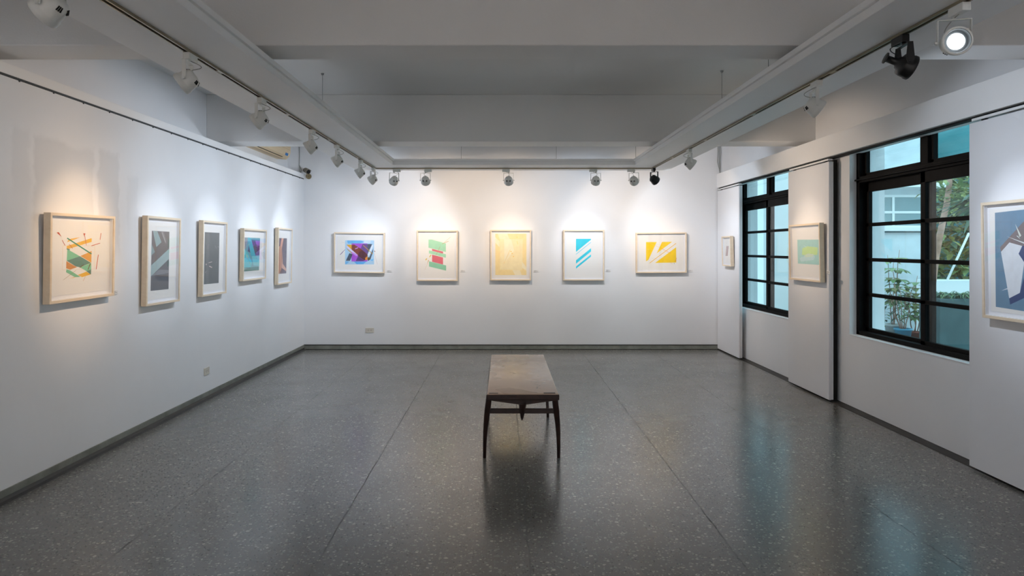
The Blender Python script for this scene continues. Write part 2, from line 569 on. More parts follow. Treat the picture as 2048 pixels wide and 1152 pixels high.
# ------------------------------------------------------------------ suspended light frame
ZB = 2.615
XI0, XO0, XI1, XO1, YI, YO = -1.426, -2.017, 1.706, 2.278, 8.92, 9.55
sf = empty('suspended_light_frame', (0, YI, ZB))
tag(sf, 'white U-shaped suspended ceiling frame carrying the spotlight tracks', 'light frame')
off = Matrix.Translation((0, -YI, -ZB))
sd = MB()
sd.box((XO0, YF + .3, ZB), (XI0, YO, ZB + .045), bevel=.002)
sd.box((XI1, YF + .3, ZB), (XO1, YO, ZB + .045), bevel=.002)
sd.build('side_board', M['trim'], sf, off)
MB().box((XI0 - .001, YI, ZB), (XI1 + .001, YO, ZB + .045), bevel=.002).build('cross_board', M['trim'], sf, off)
MB().box((XI0 - .001, -1.78, ZB), (XI1 + .001, -1.15, ZB + .045), bevel=.002).build('cross_board', M['trim'], sf, off)  # unseen rear board, added to carry the fill spotlights
rm = MB()
rm.box((XI0 - .01, YF + .3, ZB + .045), (XI0 + .018, YI - .016, ZB + .078), bevel=.002)
rm.box((XI1 - .018, YF + .3, ZB + .045), (XI1 + .01, YI - .016, ZB + .078), bevel=.002)
rm.box((XI0 - .01, YI - .018, ZB + .045), (XI1 + .01, YI + .01, ZB + .078), bevel=.002)
rm.build('upper_rim', M['trim'], sf, off)


def track(p, q):
    p, q = Vector(p), Vector(q)
    d = (q - p); L = d.length; d.normalize()
    n = d.cross(Vector((0, 0, 1)))
    Mx = Matrix(((d.x, n.x, 0, p.x), (d.y, n.y, 0, p.y), (0, 0, 1, p.z), (0, 0, 0, 1)))
    t = MB()
    t.box((0, -.017, -.014), (L, -.009, 0), 0)
    t.box((0, .009, -.014), (L, .017, 0), 0)
    t.box((0, -.009, -.004), (L, .009, 0), 1)
    k = 1.0
    while k < L:
        t.box((k - .035, -.010, -.013), (k + .035, .010, -.004), 0)
        k += 1.32
    bmesh.ops.transform(t.bm, matrix=off @ Mx, verts=t.bm.verts)
    t.build('track_rail', [M['brass'], M['dark']], sf)


XT0, XT1, YT = -1.716, 2.0, 9.257
track((XT0, YF + .3, ZB), (XT0, YT + .017, ZB))
track((XT1, YF + .3, ZB), (XT1, YT + .017, ZB))
track((XT0 + .018, YT, ZB), (XT1 - .018, YT, ZB))
track((XT0 + .018, -1.45, ZB), (XT1 - .018, -1.45, ZB))  # unseen rear track, added for the fill spotlights
for x, y in ((-1.757, 6.715), (2.10, 6.62), (2.0, 5.2), (-.557, 9.2), (.711, 9.2), (1.77, 9.2)):
    w = MB().cone((x, y, ZB + .04), (x, y, ZC), .0022, n=6)
    w.cone((x, y, ZC - .016), (x, y, ZC), .010, .016, n=10)
    w.build('suspension_wire', M['wire'], sf, off)

# ------------------------------------------------------------------ track spotlights
def lamp_meshes(body, tagname):
    r = {}
    a = MB().box((-.016, -.0185, -.052), (.086, .0185, -.0142), bevel=.003)
    r['adapter'] = a.mesh('adapter_' + tagname, body)
    r['stem'] = MB().cone((0, 0, -.052), (0, 0, -.068), .011, .009, 14).mesh('stem_' + tagname, body)
    y = MB()
    w, top, bot = .066, -.066, -.166
    y.box((-w, -.011, top - .004), (w, .011, top), bevel=.0015)
    for sx in (-1, 1):
        if tagname == 'open':
            y.prism([(-.012, top), (.012, top), (.020, bot + .02), (.012, bot - .008), (-.012, bot - .008), (-.020, bot + .02)], sx * w - .002, sx * w + .002, 0, Matrix(((0, 0, 1, 0), (1, 0, 0, 0), (0, 1, 0, 0), (0, 0, 0, 1))))
        else:
            y.box((sx * w - .002, -.011, bot - .008), (sx * w + .002, .011, top), bevel=.0015)
        y.cone((sx * (w - .004), 0, bot), (sx * (w + .010), 0, bot), .008, .007, 12)
    r['yoke'] = y.mesh('yoke_' + tagname, body)
    if tagname == 'open':
        prof = [(.0, -.098), (.028, -.098), (.028, -.093), (.017, -.090), (.017, -.040), (.030, -.034), (.036, -.022), (.052, -.016), (.056, -.002), (.057, .020),
                (.0605, .026), (.0605, .040), (.058, .042), (.053, .042), (.051, .040), (.046, .022), (.0, .021)]
    else:
        prof = [(.0, -.050), (.024, -.0495), (.036, -.046), (.045, -.038), (.051, -.024), (.055, -.005), (.0565, .010), (.057, .016),
                (.0615, .022), (.062, .042), (.060, .045), (.053, .045), (.051, .042), (.046, .022), (.0, .021)]
    prof = [(max(r_, .0005), h) for r_, h in prof]
    hb = MB().lathe(prof, 32, 0, 'Y')
    for fc in hb.bm.faces:
        c = fc.calc_center_median()
        if c.y > .0212 and math.hypot(c.x, c.z) < .0545 and c.y < .0495 and math.hypot(c.x, c.z) < .0525: fc.material_index = 1
    for a_, rr in () if tagname == 'open' else ((R(-62), .0), (R(-118), .0), (R(90), .0)):
        for k in (-1, 0, 1):
            ang = a_ + k * R(9)
            c = Vector((math.cos(ang) * .0465, -.0345, math.sin(ang) * .0465))
            Mx = Matrix.Translation(c) @ Matrix.Rotation(-ang, 4, 'Y') @ Matrix.Rotation(R(-34), 4, 'Z')
            hb.box((-.002, -.010, -.0022), (.0022, .010, .0022), 2, Mx)
    r['housing'] = hb.mesh('housing_' + tagname, [body, M['chrome'], M['dark']])
    return r


def lens_mesh(nm, m):
    l = MB().lathe([(.0005, .0215), (.035, .0215), (.0355, .024), (.0005, .0265)], 28, 0, 'Y')
    return l.mesh('lens_' + nm, m)


LM = {'white': lamp_meshes(M['lampwhite'], 'white'), 'black': lamp_meshes(M['lampblack'], 'black'), 'open': lamp_meshes(M['lampblack'], 'open')}
LENS = {'cool': lens_mesh('cool', M['lit']), 'warm': lens_mesh('warm', M['litw']), 'amber': lens_mesh('amber', M['litw']), 'off': lens_mesh('off', M['off'])}
COOL, WARM, AMBER = (.76, .86, 1.0), (1.0, .78, .59), (1.0, .68, .41)
LAMP_COUNT = [0]


def spotlight(pos, along, target, label, colour='cool', body='white', power=48, wide=25, cone=46, lit=True, flip=False, loop=1, group='spotlights on the ceiling track'):
    """pos on the track, along: angle of the track; target: world point it is aimed at"""
    root = empty('track_spotlight', (pos[0], pos[1], ZB))
    tag(root, label, 'spotlight', group)
    Ma = Matrix.Rotation(along, 4, 'Z') @ Matrix.Rotation(math.pi if flip else 0, 4, 'Z')
    mm = LM[body]
    link('adapter', mm['adapter'], root, Ma)
    link('stem', mm['stem'], root)
    head = Vector((pos[0], pos[1], ZB - .166))
    d = (Vector(target) - head).normalized()
    pan = math.atan2(-d.x, d.y)
    tilt = math.asin(d.z)
    My = Matrix.Rotation(pan, 4, 'Z')
    link('yoke', mm['yoke'], root, My)
    Mh = My @ Matrix.Translation((0, 0, -.166)) @ Matrix.Rotation(tilt, 4, 'X')
    h = link('housing', mm['housing'], root, Mh)
    link('lens', LENS[colour if lit else 'off'], h)
    # flex from adapter to the back of the head
    p0 = Vector((.035 * (-1 if flip else 1), 0, -.052)); p0 = Matrix.Rotation(along, 4, 'Z') @ p0
    p3 = Mh @ Vector((0, -.05, .034))
    sidev = My @ Vector((.03 * loop, -.075, 0))
    p1 = p0 + Vector((0, 0, -.02)) + sidev * .8
    p2 = p3 + sidev * .9 + Vector((0, 0, .02))
    pts = []
    for i in range(15):
        t = i / 14
        pts.append(p0 * (1 - t) ** 3 + p1 * 3 * t * (1 - t) ** 2 + p2 * 3 * t * t * (1 - t) + p3 * t ** 3)
    MB().tube(pts, .0022, 6).build('flex', M['cable'] if body == 'white' else M['lampblack'], root)
    if lit:
        for nm, pw, cn, bl in (('lamp_beam', power * .72, cone, 1.0), ('lamp_flood', power * .13, 84, 1.0), ('lamp_spill', wide, 131, .3)):
            L = bpy.data.lights.new(nm, 'SPOT')
            L.energy = pw; L.spot_size = R(cn); L.spot_blend = bl
            L.shadow_soft_size = .03
            L.color = {'cool': COOL, 'warm': WARM, 'amber': AMBER}[colour]
            lo = bpy.data.objects.new(nm, L); COL.objects.link(lo)
            lo.parent = root
            lo.matrix_local = Mh @ Matrix.Translation((0, .036, 0)) @ Matrix.Rotation(R(90), 4, 'X')
    return root


AY = R(90)
REAR_FILL = 165
# left track, from the camera into the room
TZ = 1.56
spotlight((XT0, 2.62), AY, (XL, 2.75, TZ), 'white spotlight nearest the viewer on the track along the windowless wall', power=16, wide=2, flip=True)
spotlight((XT0, 3.753), AY, (XL, 3.55, TZ), 'white spotlight above the bare wall, just before the orange and green print', power=20, wide=4)
spotlight((XT0, 4.873), AY, (XL, 4.93, TZ), 'white spotlight warmly lighting the orange and green print', 'amber', power=78, wide=12)
spotlight((XT0, 6.167), AY, (XL, 6.05, TZ), 'white spotlight aimed at the tall print of grey and teal bands', wide=19)
spotlight((XT0, 7.155), AY, (XL, 7.13, TZ), 'white spotlight aimed at the plain charcoal print', flip=True, wide=19)
spotlight((XT0, 8.29), AY, (XL, 8.27, TZ), 'white spotlight aimed at the teal and violet print', wide=19)
spotlight((XT0, 9.10), AY, (XL, 9.42, TZ), 'white spotlight at the track corner, aimed at the peach striped print', wide=19)
# back track
spotlight((-1.46, YT), 0, (-2.15, YB, TZ), 'white spotlight aimed at the purple and blue print')
spotlight((-1.04, YT), 0, (-1.00, YB, TZ), 'white spotlight aimed at the print of green and red slanted bands', 'warm', loop=-1)
spotlight((.075, YT), 0, (.115, YB, TZ), 'white spotlight aimed at the pale yellow print', 'warm', flip=True)
spotlight((1.245, YT), 0, (1.22, YB, TZ), 'white spotlight aimed at the cyan striped print', flip=True)
spotlight((1.755, YT), 0, (2.38, YB, TZ), 'white spotlight beside the black corner one, lighting the bold yellow print', 'warm', flip=True)
# right track
spotlight((XT1, 9.13), AY, (XP, 9.93, TZ), 'black spotlight in the track corner, round and seen from behind', body='black', power=48)
spotlight((XT1, 7.38), AY, (XP, 7.34, TZ), 'white spotlight lighting the pale turquoise print between the windows', 'warm', loop=-1)
spotlight((XT1, 4.437), AY, (XP, 4.28, TZ), 'white spotlight with slotted back aimed at the blue-grey print', power=58, wide=20, loop=-1, flip=True)
spotlight((XT1, 3.44), AY, (XP, 3.3, 1.9), 'unlit black spotlight beside the glowing white one', body='open', lit=False)
spotlight((XT1, 3.06), AY, (1.15, -.25, 2.05), 'glowing white spotlight with its bright lens facing the viewer', 'cool', power=60, wide=6, flip=True)

# unseen row of fill spotlights, added behind the viewer to brighten the near ceiling
for k, x in enumerate((-2.2, -1.1, 0.1, 1.3, 2.4)):
    spotlight((min(max(x, XT0 + .1), XT1 - .1), -1.45), 0, (x, YF, 1.75), ('first', 'second', 'third', 'fourth', 'fifth')[k] + ' white spotlight of the unseen row added behind the viewer to brighten the ceiling',
              'cool' if k % 2 else 'warm', power=REAR_FILL, wide=REAR_FILL * .16, cone=70, group='added fill spotlights behind the viewer')

# ------------------------------------------------------------------ framed prints
WALLS = {
    'left': Matrix(((0, 0, 1, XL), (1, 0, 0, 0), (0, 1, 0, 0), (0, 0, 0, 1))),
    'back': Matrix(((1, 0, 0, 0), (0, 0, -1, YB), (0, 1, 0, 0), (0, 0, 0, 1))),
    'right': Matrix(((0, 0, -1, XP), (-1, 0, 0, 0), (0, 1, 0, 0), (0, 0, 0, 1))),
}
DEPTH, LIP, REC = .046, .019, .030       # moulding depth, face width, recess of the sheet behind the front


class Art:
    """turns crop coordinates on the photo into positions on the sheet"""
    def __init__(s, Mw, ox, oy, k, z):
        s.inv, s.ox, s.oy, s.k, s.z = Mw.inverted(), ox, oy, k, z
        s.o = s.inv @ Vector((0, 0, CH))

    def __call__(s, x, y):
        d = s.inv.to_3x3() @ ray(s.ox + x / s.k, s.oy + y / s.k)
        t = (s.z - s.o.z) / d.z
        p = s.o + d * t
        return (p.x, p.y)


def framed_print(wall, u, z, w, h, label, crop, shapes, lean=0.012, clip=True, roll=0.0, paper=None):
    """u: position along the wall (world Y or X); shapes: (colour, [(x, y) ...]) in crop coordinates, painted in order"""
    W = WALLS[wall]
    uu = -u if wall == 'right' else u
    g = .010 + lean / 2
    Mw = W @ Matrix.Translation((uu, z, g)) @ Matrix.Rotation(math.atan2(lean, h), 4, 'X') @ Matrix.Rotation(roll, 4, 'Z')
    root = empty('framed_print', mat=Mw)
    tag(root, label, 'picture', 'framed prints on the gallery walls')
    a, b = w / 2, h / 2
    f = MB()
    # four mitred rails with an outer and an inner wall
    def railed(p, q, d0, d1):
        pass
    outer = [(-a, -b), (a, -b), (a, b), (-a, b)]
    inner = [(-a + LIP, -b + LIP), (a - LIP, -b + LIP), (a - LIP, b - LIP), (-a + LIP, b - LIP)]
    rings = [[Vector((x, y, zz)) for x, y in ply] for ply, zz in
             ((outer, 0), (outer, DEPTH - .001), ([(x * (1 - .001 / a), y * (1 - .001 / b)) for x, y in outer], DEPTH), (inner, DEPTH), (inner, DEPTH - REC - .004), (inner, 0))]
    f.ring_loft(rings, 0, False, closed=True)
    f.build('frame', M['frame'], root)
    il = MB()
    i2 = [(x * (1 - .004 / a), y * (1 - .004 / b)) for x, y in inner]
    il.ring_loft([[Vector((x, y, zz)) for x, y in ply] for ply, zz in
                  ((inner, DEPTH - .008), (i2, DEPTH - .008), (i2, DEPTH - REC), (inner, DEPTH - REC))], 0, False, closed=True)
    il.build('spacer', M['liner'], root)
    zs = DEPTH - REC
    MB().box((-a + LIP - .002, -b + LIP - .002, zs - .006), (a - LIP + .002, b - LIP + .002, zs)).build('backing_sheet', M['liner'], root)
    ps = MB().box((-a + LIP + .028, -b + LIP + .028, zs + .0005), (a - LIP - .028, b - LIP - .028, zs + .002), bevel=.0005)
    po = ps.build('paper', paper or M['paper'], root)
    A = Art(Mw, *crop, zs + .002)
    pm, mats, lay = MB(), [], 0
    x0, x1, y0, y1 = -a + LIP + .006, a - LIP - .006, -b + LIP + .006, b - LIP - .006
    for rgb, pts in shapes:
        mt = art(rgb)
        if mt not in mats: mats.append(mt)
        lay += 1
        q = [A(*p) for p in pts]
        q = [(min(max(x, x0), x1), min(max(y, y0), y1)) for x, y in q]
        zz = zs + .0021 + lay * .00004
        try:
            vs = [pm.bm.verts.new((x, y, zz)) for x, y in q]
            fc = pm.bm.faces.new(vs); fc.material_index = mats.index(mt)
        except ValueError:
            pass
    if mats:
        bmesh.ops.triangulate(pm.bm, faces=pm.bm.faces)
        o = pm.build('print', mats, po)
        for p in o.data.polygons:
            if p.normal.z < 0: p.flip()
    MB().box((-a + LIP - .001, -b + LIP - .001, DEPTH - .007), (a - LIP + .001, b - LIP + .001, DEPTH - .005)).build('glass', M['glass'], root)
    for sx in (-1, 1):
        MB().cone((sx * a * .6, b * .7, -g - .001), (sx * a * .6, b * .7, .001), .004, n=8).build('hanging_stud', M['dark'], root)
    return root


def line(x0, y0, x1, y1, w):
    d = Vector((x1 - x0, y1 - y0)); n = Vector((-d.y, d.x)).normalized() * w / 2
    return [(x0 + n.x, y0 + n.y), (x1 + n.x, y1 + n.y), (x1 - n.x, y1 - n.y), (x0 - n.x, y0 - n.y)]


def rect(x0, y0, x1, y1):
    return [(x0, y0), (x1, y0), (x1, y1), (x0, y1)]


CA, CB = (60, 400, 4.8), (370, 420, 6.0625)
CC, CD, CE = (640, 440, 6.8267), (940, 440, 6.8267), (1240, 440, 8.5333)
CF, CG = (1560, 430, 7.679), (1920, 380, 3.84)
GR, DG, OR, YE, RD = (132, 200, 160), (104, 142, 128), (232, 166, 74), (242, 190, 72), (205, 92, 62)
# left wall
framed_print('left', 4.90, 1.474, .755, .605, 'framed print of orange and green crossing bands on cream paper', CA, [
    ((236, 214, 184), line(315, 440, 620, 440, 2.5)), ((236, 214, 184), line(315, 440, 310, 670, 2.5)), ((236, 214, 184), line(310, 670, 615, 662, 2.5)), ((236, 214, 184), line(622, 440, 617, 662, 2.5)),
    (YE, [(352, 475), (592, 402), (592, 366), (352, 442)]), (YE, [(356, 405), (370, 376), (480, 357), (440, 375)]),
    (GR, [(358, 472), (480, 541), (352, 585)]), (OR, [(485, 537), (591, 490), (588, 602)]),
    (DG, [(352, 583), (480, 540), (586, 604), (478, 645), (440, 638)]),
    ((214, 148, 80), [(348, 587), (450, 646), (385, 668), (347, 656)]), (GR, [(478, 646), (587, 606), (587, 668), (558, 692)]),
    (DG, [(540, 682), (587, 667), (584, 716)]), (GR, [(345, 692), (350, 664), (385, 676), (482, 738), (430, 741)]),
    (YE, [(458, 720), (540, 688), (582, 714), (500, 741)]), (YE, [(375, 752), (440, 738), (420, 748)]),
    (DG, line(352, 470, 382, 478, 10)), ((60, 150, 120), line(356, 366, 590, 518, 11)),
    (RD, [(254, 312), (276, 309), (302, 354)]), (RD, line(308, 385, 335, 436, 5)), (RD, [(510, 320), (531, 320), (522, 352)]), (RD, line(525, 345, 540, 436, 4)),
    (RD, line(681, 318, 671, 382, 5)), (RD, line(588, 440, 672, 414, 6)), (RD, line(655, 525, 634, 665, 6)), (RD, line(375, 425, 408, 466, 4)),
    ((120, 84, 62), line(475, 650, 515, 622, 6)), ((120, 84, 62), line(555, 668, 578, 610, 7)), ((170, 140, 100), line(318, 768, 440, 675, 2.5)), ((200, 140, 90), line(508, 778, 530, 735, 2.5)),
], roll=R(.6))
framed_print('left', 6.054, 1.431, .60, .76, 'tall framed print of grey and pale teal slanted bands', CA, [
    ((100, 104, 112), [(1170, 295), (1338, 305), (1330, 855), (1157, 873)]),
    ((112, 108, 110), [(1172, 297), (1338, 306), (1336, 480), (1165, 620)]),
    ((150, 174, 176), [(1180, 297), (1222, 300), (1262, 405), (1212, 452)]), ((138, 160, 164), [(1166, 420), (1199, 500), (1163, 536)]),
    ((132, 128, 130), [(1255, 303), (1285, 304), (1312, 415), (1300, 420)]), ((158, 182, 184), [(1161, 630), (1335, 468), (1333, 565), (1159, 735)]),
    ((128, 134, 142), [(1160, 730), (1240, 668), (1330, 672), (1330, 700)]), ((190, 190, 192), line(1268, 310, 1300, 405, 3)),
])
framed_print('left', 7.124, 1.436, .60, .76, 'tall framed print of nearly plain charcoal with few pale flecks', CB, [
    ((92, 100, 104), [(240, 268), (418, 278), (408, 885), (228, 902)]), ((104, 110, 114), [(262, 270), (300, 272), (285, 894), (250, 898)]),
    ((204, 186, 186), line(285, 640, 328, 628, 7)), ((204, 186, 186), line(293, 680, 328, 698, 11)), ((204, 186, 186), [(248, 655), (266, 652), (258, 672)]),
    ((160, 160, 162), line(244, 762, 258, 744, 5)), ((190, 190, 190), [(398, 445), (408, 442), (405, 453)]), ((130, 134, 138), line(362, 435, 390, 468, 5)), ((124, 128, 132), line(275, 470, 283, 415, 5)), ((120, 124, 128), line(372, 680, 390, 600, 5)),
])
framed_print('left', 8.28, 1.464, .765, .61, 'framed print in teal with a violet corner', CB, [
    ((112, 164, 172), [(700, 331), (910, 340), (897, 730), (690, 747)]), ((150, 152, 158), [(700, 331), (762, 335), (735, 480), (705, 520)]),
    ((88, 96, 118), [(790, 358), (908, 368), (902, 545), (850, 552), (760, 500)]), ((150, 112, 190), [(850, 370), (907, 374), (905, 432), (872, 434)]), ((96, 70, 120), [(862, 440), (906, 432), (902, 500), (880, 520)]),
    ((82, 178, 192), [(758, 335), (798, 335), (855, 555), (800, 558)]), ((92, 192, 200), [(705, 450), (760, 520), (812, 640), (790, 735), (700, 690)]),
    ((120, 196, 198), [(810, 560), (902, 560), (900, 680), (830, 670)]), ((70, 128, 124), [(694, 700), (897, 688), (897, 730), (691, 747)]), ((128, 176, 150), line(730, 480, 805, 700, 5)),
])
framed_print('left', 9.416, 1.433, .605, .76, 'tall framed print of peach strokes on plum', CB, [
    ((112, 98, 114), [(1110, 340), (1236, 343), (1227, 768), (1100, 777)]), ((92, 82, 98), [(1200, 345), (1236, 343), (1230, 600), (1205, 560)]),
    ((230, 172, 150), [(1172, 342), (1196, 343), (1168, 500), (1146, 480)]), ((212, 158, 134), [(1120, 440), (1172, 440), (1186, 640), (1152, 772), (1112, 776)]),
    ((222, 174, 156), [(1164, 618), (1227, 712), (1227, 742), (1172, 702)]), ((150, 112, 96), line(1142, 470, 1150, 772, 5)), ((150, 112, 96), line(1165, 480, 1170, 770, 4)),
])
# back wall
PB, PUR, BRN, SLT = (178, 214, 240), (178, 92, 216), (136, 72, 58), (84, 94, 112)
framed_print('back', -2.174, 1.472, .765, .612, 'wide framed print in purple, blue and brown', CC, [
    (PB, rect(342, 278, 738, 606)), ((110, 186, 238), [(368, 279), (560, 279), (600, 300), (540, 325), (380, 322)]), ((96, 176, 236), [(455, 560), (640, 562), (590, 604), (500, 604)]), ((210, 226, 240), [(600, 280), (690, 280), (690, 315), (600, 318)]), ((120, 190, 238), [(344, 560), (400, 570), (360, 604), (344, 604)]), ((120, 190, 238), [(690, 540), (735, 530), (720, 560), (690, 555)]),
    (PUR, rect(430, 320, 648, 566)), ((226, 172, 64), [(360, 337), (442, 338), (430, 405)]), ((204, 154, 70), [(357, 378), (378, 408), (446, 470), (430, 440)]),
    (SLT, [(352, 557), (408, 557), (446, 470), (402, 452)]), ((112, 84, 150), [(582, 328), (712, 328), (655, 450), (640, 500), (522, 500), (520, 470)]), (SLT, [(648, 328), (712, 328), (655, 445), (648, 440)]),
    (BRN, [(432, 342), (470, 336), (560, 395), (650, 470), (650, 535), (600, 550), (510, 480), (432, 445)]), ((96, 56, 66), [(528, 450), (570, 410), (650, 475), (640, 540), (600, 550), (520, 490)]),
    ((92, 60, 122), [(488, 560), (522, 492), (610, 560)]), ((226, 218, 246), [(360, 368), (374, 352), (516, 478), (500, 496)]), ((206, 150, 240), [(430, 430), (516, 478), (500, 496), (432, 452)]),
    ((230, 236, 246), [(650, 478), (714, 338), (728, 346), (672, 488)]), (SLT, [(650, 556), (690, 470), (728, 386), (722, 440), (690, 535), (664, 556)]), ((240, 148, 52), [(616, 520), (650, 492), (645, 545), (620, 548)]),
    ((92, 84, 52), [(655, 500), (690, 530), (680, 545), (650, 545)]), ((206, 160, 62), line(590, 345, 720, 465, 8)), ((216, 150, 236), line(480, 395, 520, 378, 10)),
    ((128, 92, 150), line(276, 474, 318, 428, 8)), ((128, 92, 150), line(318, 428, 342, 404, 5)), ((160, 84, 60), [(738, 418), (750, 422), (756, 438), (742, 430)]), ((200, 176, 176), line(742, 455, 785, 605, 2.5)), ((222, 206, 186), line(300, 304, 342, 316, 3)),
], roll=R(-.7))
LG, LG2, RED = (168, 222, 188), (146, 210, 176), (222, 112, 126)
framed_print('back', -.995, 1.427, .618, .766, 'framed print of pale green and red slanted bands', CC, [
    (RED, [(1530, 393), (1680, 432), (1680, 608), (1530, 570)]), ((240, 238, 234), [(1528, 420), (1682, 460), (1682, 512), (1528, 473)]),
    (LG, [(1481, 268), (1520, 266), (1718, 320), (1718, 436), (1481, 378)]), (LG, [(1487, 414), (1718, 468), (1718, 516), (1487, 455)]), (LG2, [(1488, 563), (1722, 620), (1722, 692), (1488, 635)]),
    ((226, 190, 70), [(1498, 518), (1495, 496), (1514, 470), (1520, 480)]), ((226, 190, 70), [(1438, 550), (1448, 526), (1464, 520), (1452, 548)]), ((216, 160, 74), [(1460, 618), (1478, 546), (1488, 548)]),
    ((196, 160, 96), line(1665, 328, 1756, 288, 5)), ((216, 190, 130), line(1690, 312, 1782, 232, 3)), ((190, 170, 96), line(1588, 474, 1640, 362, 4)), ((226, 206, 170), line(1432, 680, 1460, 615, 2.5)),
], roll=R(-.1))
PY = (252, 228, 166)
framed_print('back', .117, 1.434, .618, .766, 'framed print almost wholly pale yellow, facing the bench', CD, [
    (PY, rect(346, 188, 770, 752)), ((252, 236, 190), [(410, 262), (720, 262), (715, 680), (410, 680)]), ((253, 240, 206), [(378, 188), (512, 188), (542, 262), (405, 262)]), ((253, 240, 206), [(346, 236), (404, 290), (404, 372), (346, 312)]),
    ((253, 240, 206), [(578, 684), (682, 684), (708, 752), (616, 752)]), ((253, 240, 206), [(710, 568), (768, 640), (768, 692), (710, 650)]), ((253, 243, 212), [(465, 262), (562, 262), (604, 420), (470, 582)]),
    ((250, 204, 74), rect(553, 424, 566, 437)), ((250, 204, 74), [(566, 455), (578, 448), (582, 458), (570, 466)]), ((250, 204, 74), [(584, 498), (602, 490), (600, 500), (588, 506)]), ((244, 214, 90), rect(636, 230, 648, 240)), ((244, 214, 90), line(640, 285, 654, 332, 5)), ((248, 218, 130), line(550, 405, 462, 596, 5)),
])
CYN = (44, 206, 228)
framed_print('back', 1.222, 1.434, .618, .766, 'framed print of cyan diagonal stripes', CD, [
    (CYN, [(1447, 257), (1652, 257), (1652, 270), (1447, 437)]), (CYN, [(1447, 464), (1652, 299), (1652, 307), (1447, 473)]), (CYN, [(1447, 550), (1652, 385), (1652, 430), (1447, 598)]), (CYN, [(1447, 635), (1652, 470), (1652, 500), (1447, 665)]),
])
YEL = (252, 212, 48)
framed_print('back', 2.394, 1.472, .765, .612, 'wide framed print of bold yellow blocks cut by white diagonals', CE, [
    (YEL, [(445, 377), (627, 376), (485, 680), (445, 705)]), (YEL, [(718, 374), (890, 372), (625, 570)]), (YEL, [(957, 465), (960, 726), (598, 733)]), ((244, 196, 70), line(505, 735, 957, 398, 10)),
    ((222, 130, 50), [(966, 640), (968, 650), (946, 708), (940, 706)]), ((222, 130, 50), line(930, 705, 962, 692, 6)), ((244, 206, 120), line(490, 386, 690, 476, 5)), ((240, 150, 80), line(690, 476, 868, 572, 5)), ((246, 220, 150), line(450, 494, 700, 524, 3)), ((80, 60, 50), rect(922, 735, 930, 746)), ((226, 170, 80), line(835, 700, 892, 752, 4)),
], roll=R(.35))
# right wall panels
framed_print('right', 9.885, 1.497, .385, .43, 'small narrow framed print of two thin brown stripes', CE, [
    ((142, 96, 102), [(1818, 445), (1828, 445), (1815, 614), (1804, 614)]), ((152, 104, 104), [(1838, 445), (1851, 445), (1834, 614), (1822, 614)]), ((190, 186, 190), line(1806, 384, 1822, 406, 3)),
])
framed_print('right', 7.335, 1.494, .755, .605, 'framed print with a lime patch on pale turquoise, between the windows', CF, [
    ((166, 216, 210), [(266, 380), (700, 376), (704, 772), (275, 745)]), ((190, 224, 226), [(300, 660), (360, 640), (420, 596), (480, 590), (540, 640), (520, 690), (400, 705), (320, 716)]),
    ((198, 232, 146), [(344, 512), (420, 480), (580, 500), (572, 612), (500, 614), (440, 590), (380, 616), (338, 610)]), ((204, 226, 204), [(375, 620), (430, 592), (520, 600), (500, 640), (390, 650)]), ((200, 226, 224), line(360, 470, 410, 494, 7)),
])
framed_print('right', 4.30, 1.458, .618, .765, 'framed blue-grey print with an angular white shape', CG, [
    ((108, 144, 170), [(268, 175), (900, 110), (900, 990), (275, 897)]), ((128, 118, 120), [(308, 440), (492, 238), (640, 90), (640, 470), (478, 430), (380, 403), (315, 475)]),
    ((56, 76, 122), [(378, 832), (460, 788), (492, 670), (640, 600), (640, 760), (385, 880)]), ((56, 76, 122), [(478, 430), (640, 400), (640, 620), (492, 560), (450, 490)]),
    ((226, 231, 236), [(315, 475), (380, 403), (478, 430), (450, 490), (494, 556), (460, 790), (378, 832)]),
    ((220, 226, 216), [(424, 260), (471, 350), (458, 362)]), ((220, 226, 226), [(358, 356), (500, 404), (500, 416)]), ((214, 222, 220), [(432, 352), (446, 352), (464, 378)]), ((206, 216, 222), [(318, 774), (364, 752), (366, 762)]),
])

# ------------------------------------------------------------------ caption cards
def card(wall, u, z, label, w=.072, h=.032):
    uu = -u if wall == 'right' else u
    Mw = WALLS[wall] @ Matrix.Translation((uu, z, 0))
    root = empty('caption_card', mat=Mw)
    tag(root, label, 'caption card', 'caption cards beside the prints')
    MB().box((-w / 2, -h / 2, 0), (w / 2, h / 2, .006), bevel=.0008).build('plate', [M['card']], root)
    t = MB()
    for k, (l, yy) in enumerate(((.5, .25), (.75, .0), (.35, -.22))):
        t.box((-w * .42, h * yy - .0012, .006), (-w * .42 + w * l, h * yy + .0012, .0063))
    t.build('text_lines', M['ink'], root)
    return root


ub = YB / F
for x0, x1, y, lb in ((774, 783.5, 542, 'purple and blue print'), (921, 930.3, 542, 'green and red print'), (1067.4, 1077, 542.2, 'pale yellow print'), (1212, 1221, 541, 'cyan striped print'), (1376.3, 1385, 541.8, 'yellow block print')):
    card('back', ((x0 + x1) / 2 - CX) * ub, CH - (y - CY) * ub, 'small white caption card beside the ' + lb)
card('left', 3.03 * F / (CX - 229), CH - (585 - CY) * 3.03 / (CX - 229), 'small white caption card by the lower corner of the orange and green print')
card('right', XP * F / (1468 - CX), CH - (531 - CY) * XP / (1468 - CX), 'small white caption card near the narrow striped print', .06, .032)
card('right', XP * F / (1657.5 - CX), CH - (545 - CY) * XP / (1657.5 - CX), 'small white caption card near the pale turquoise print', .072, .034)

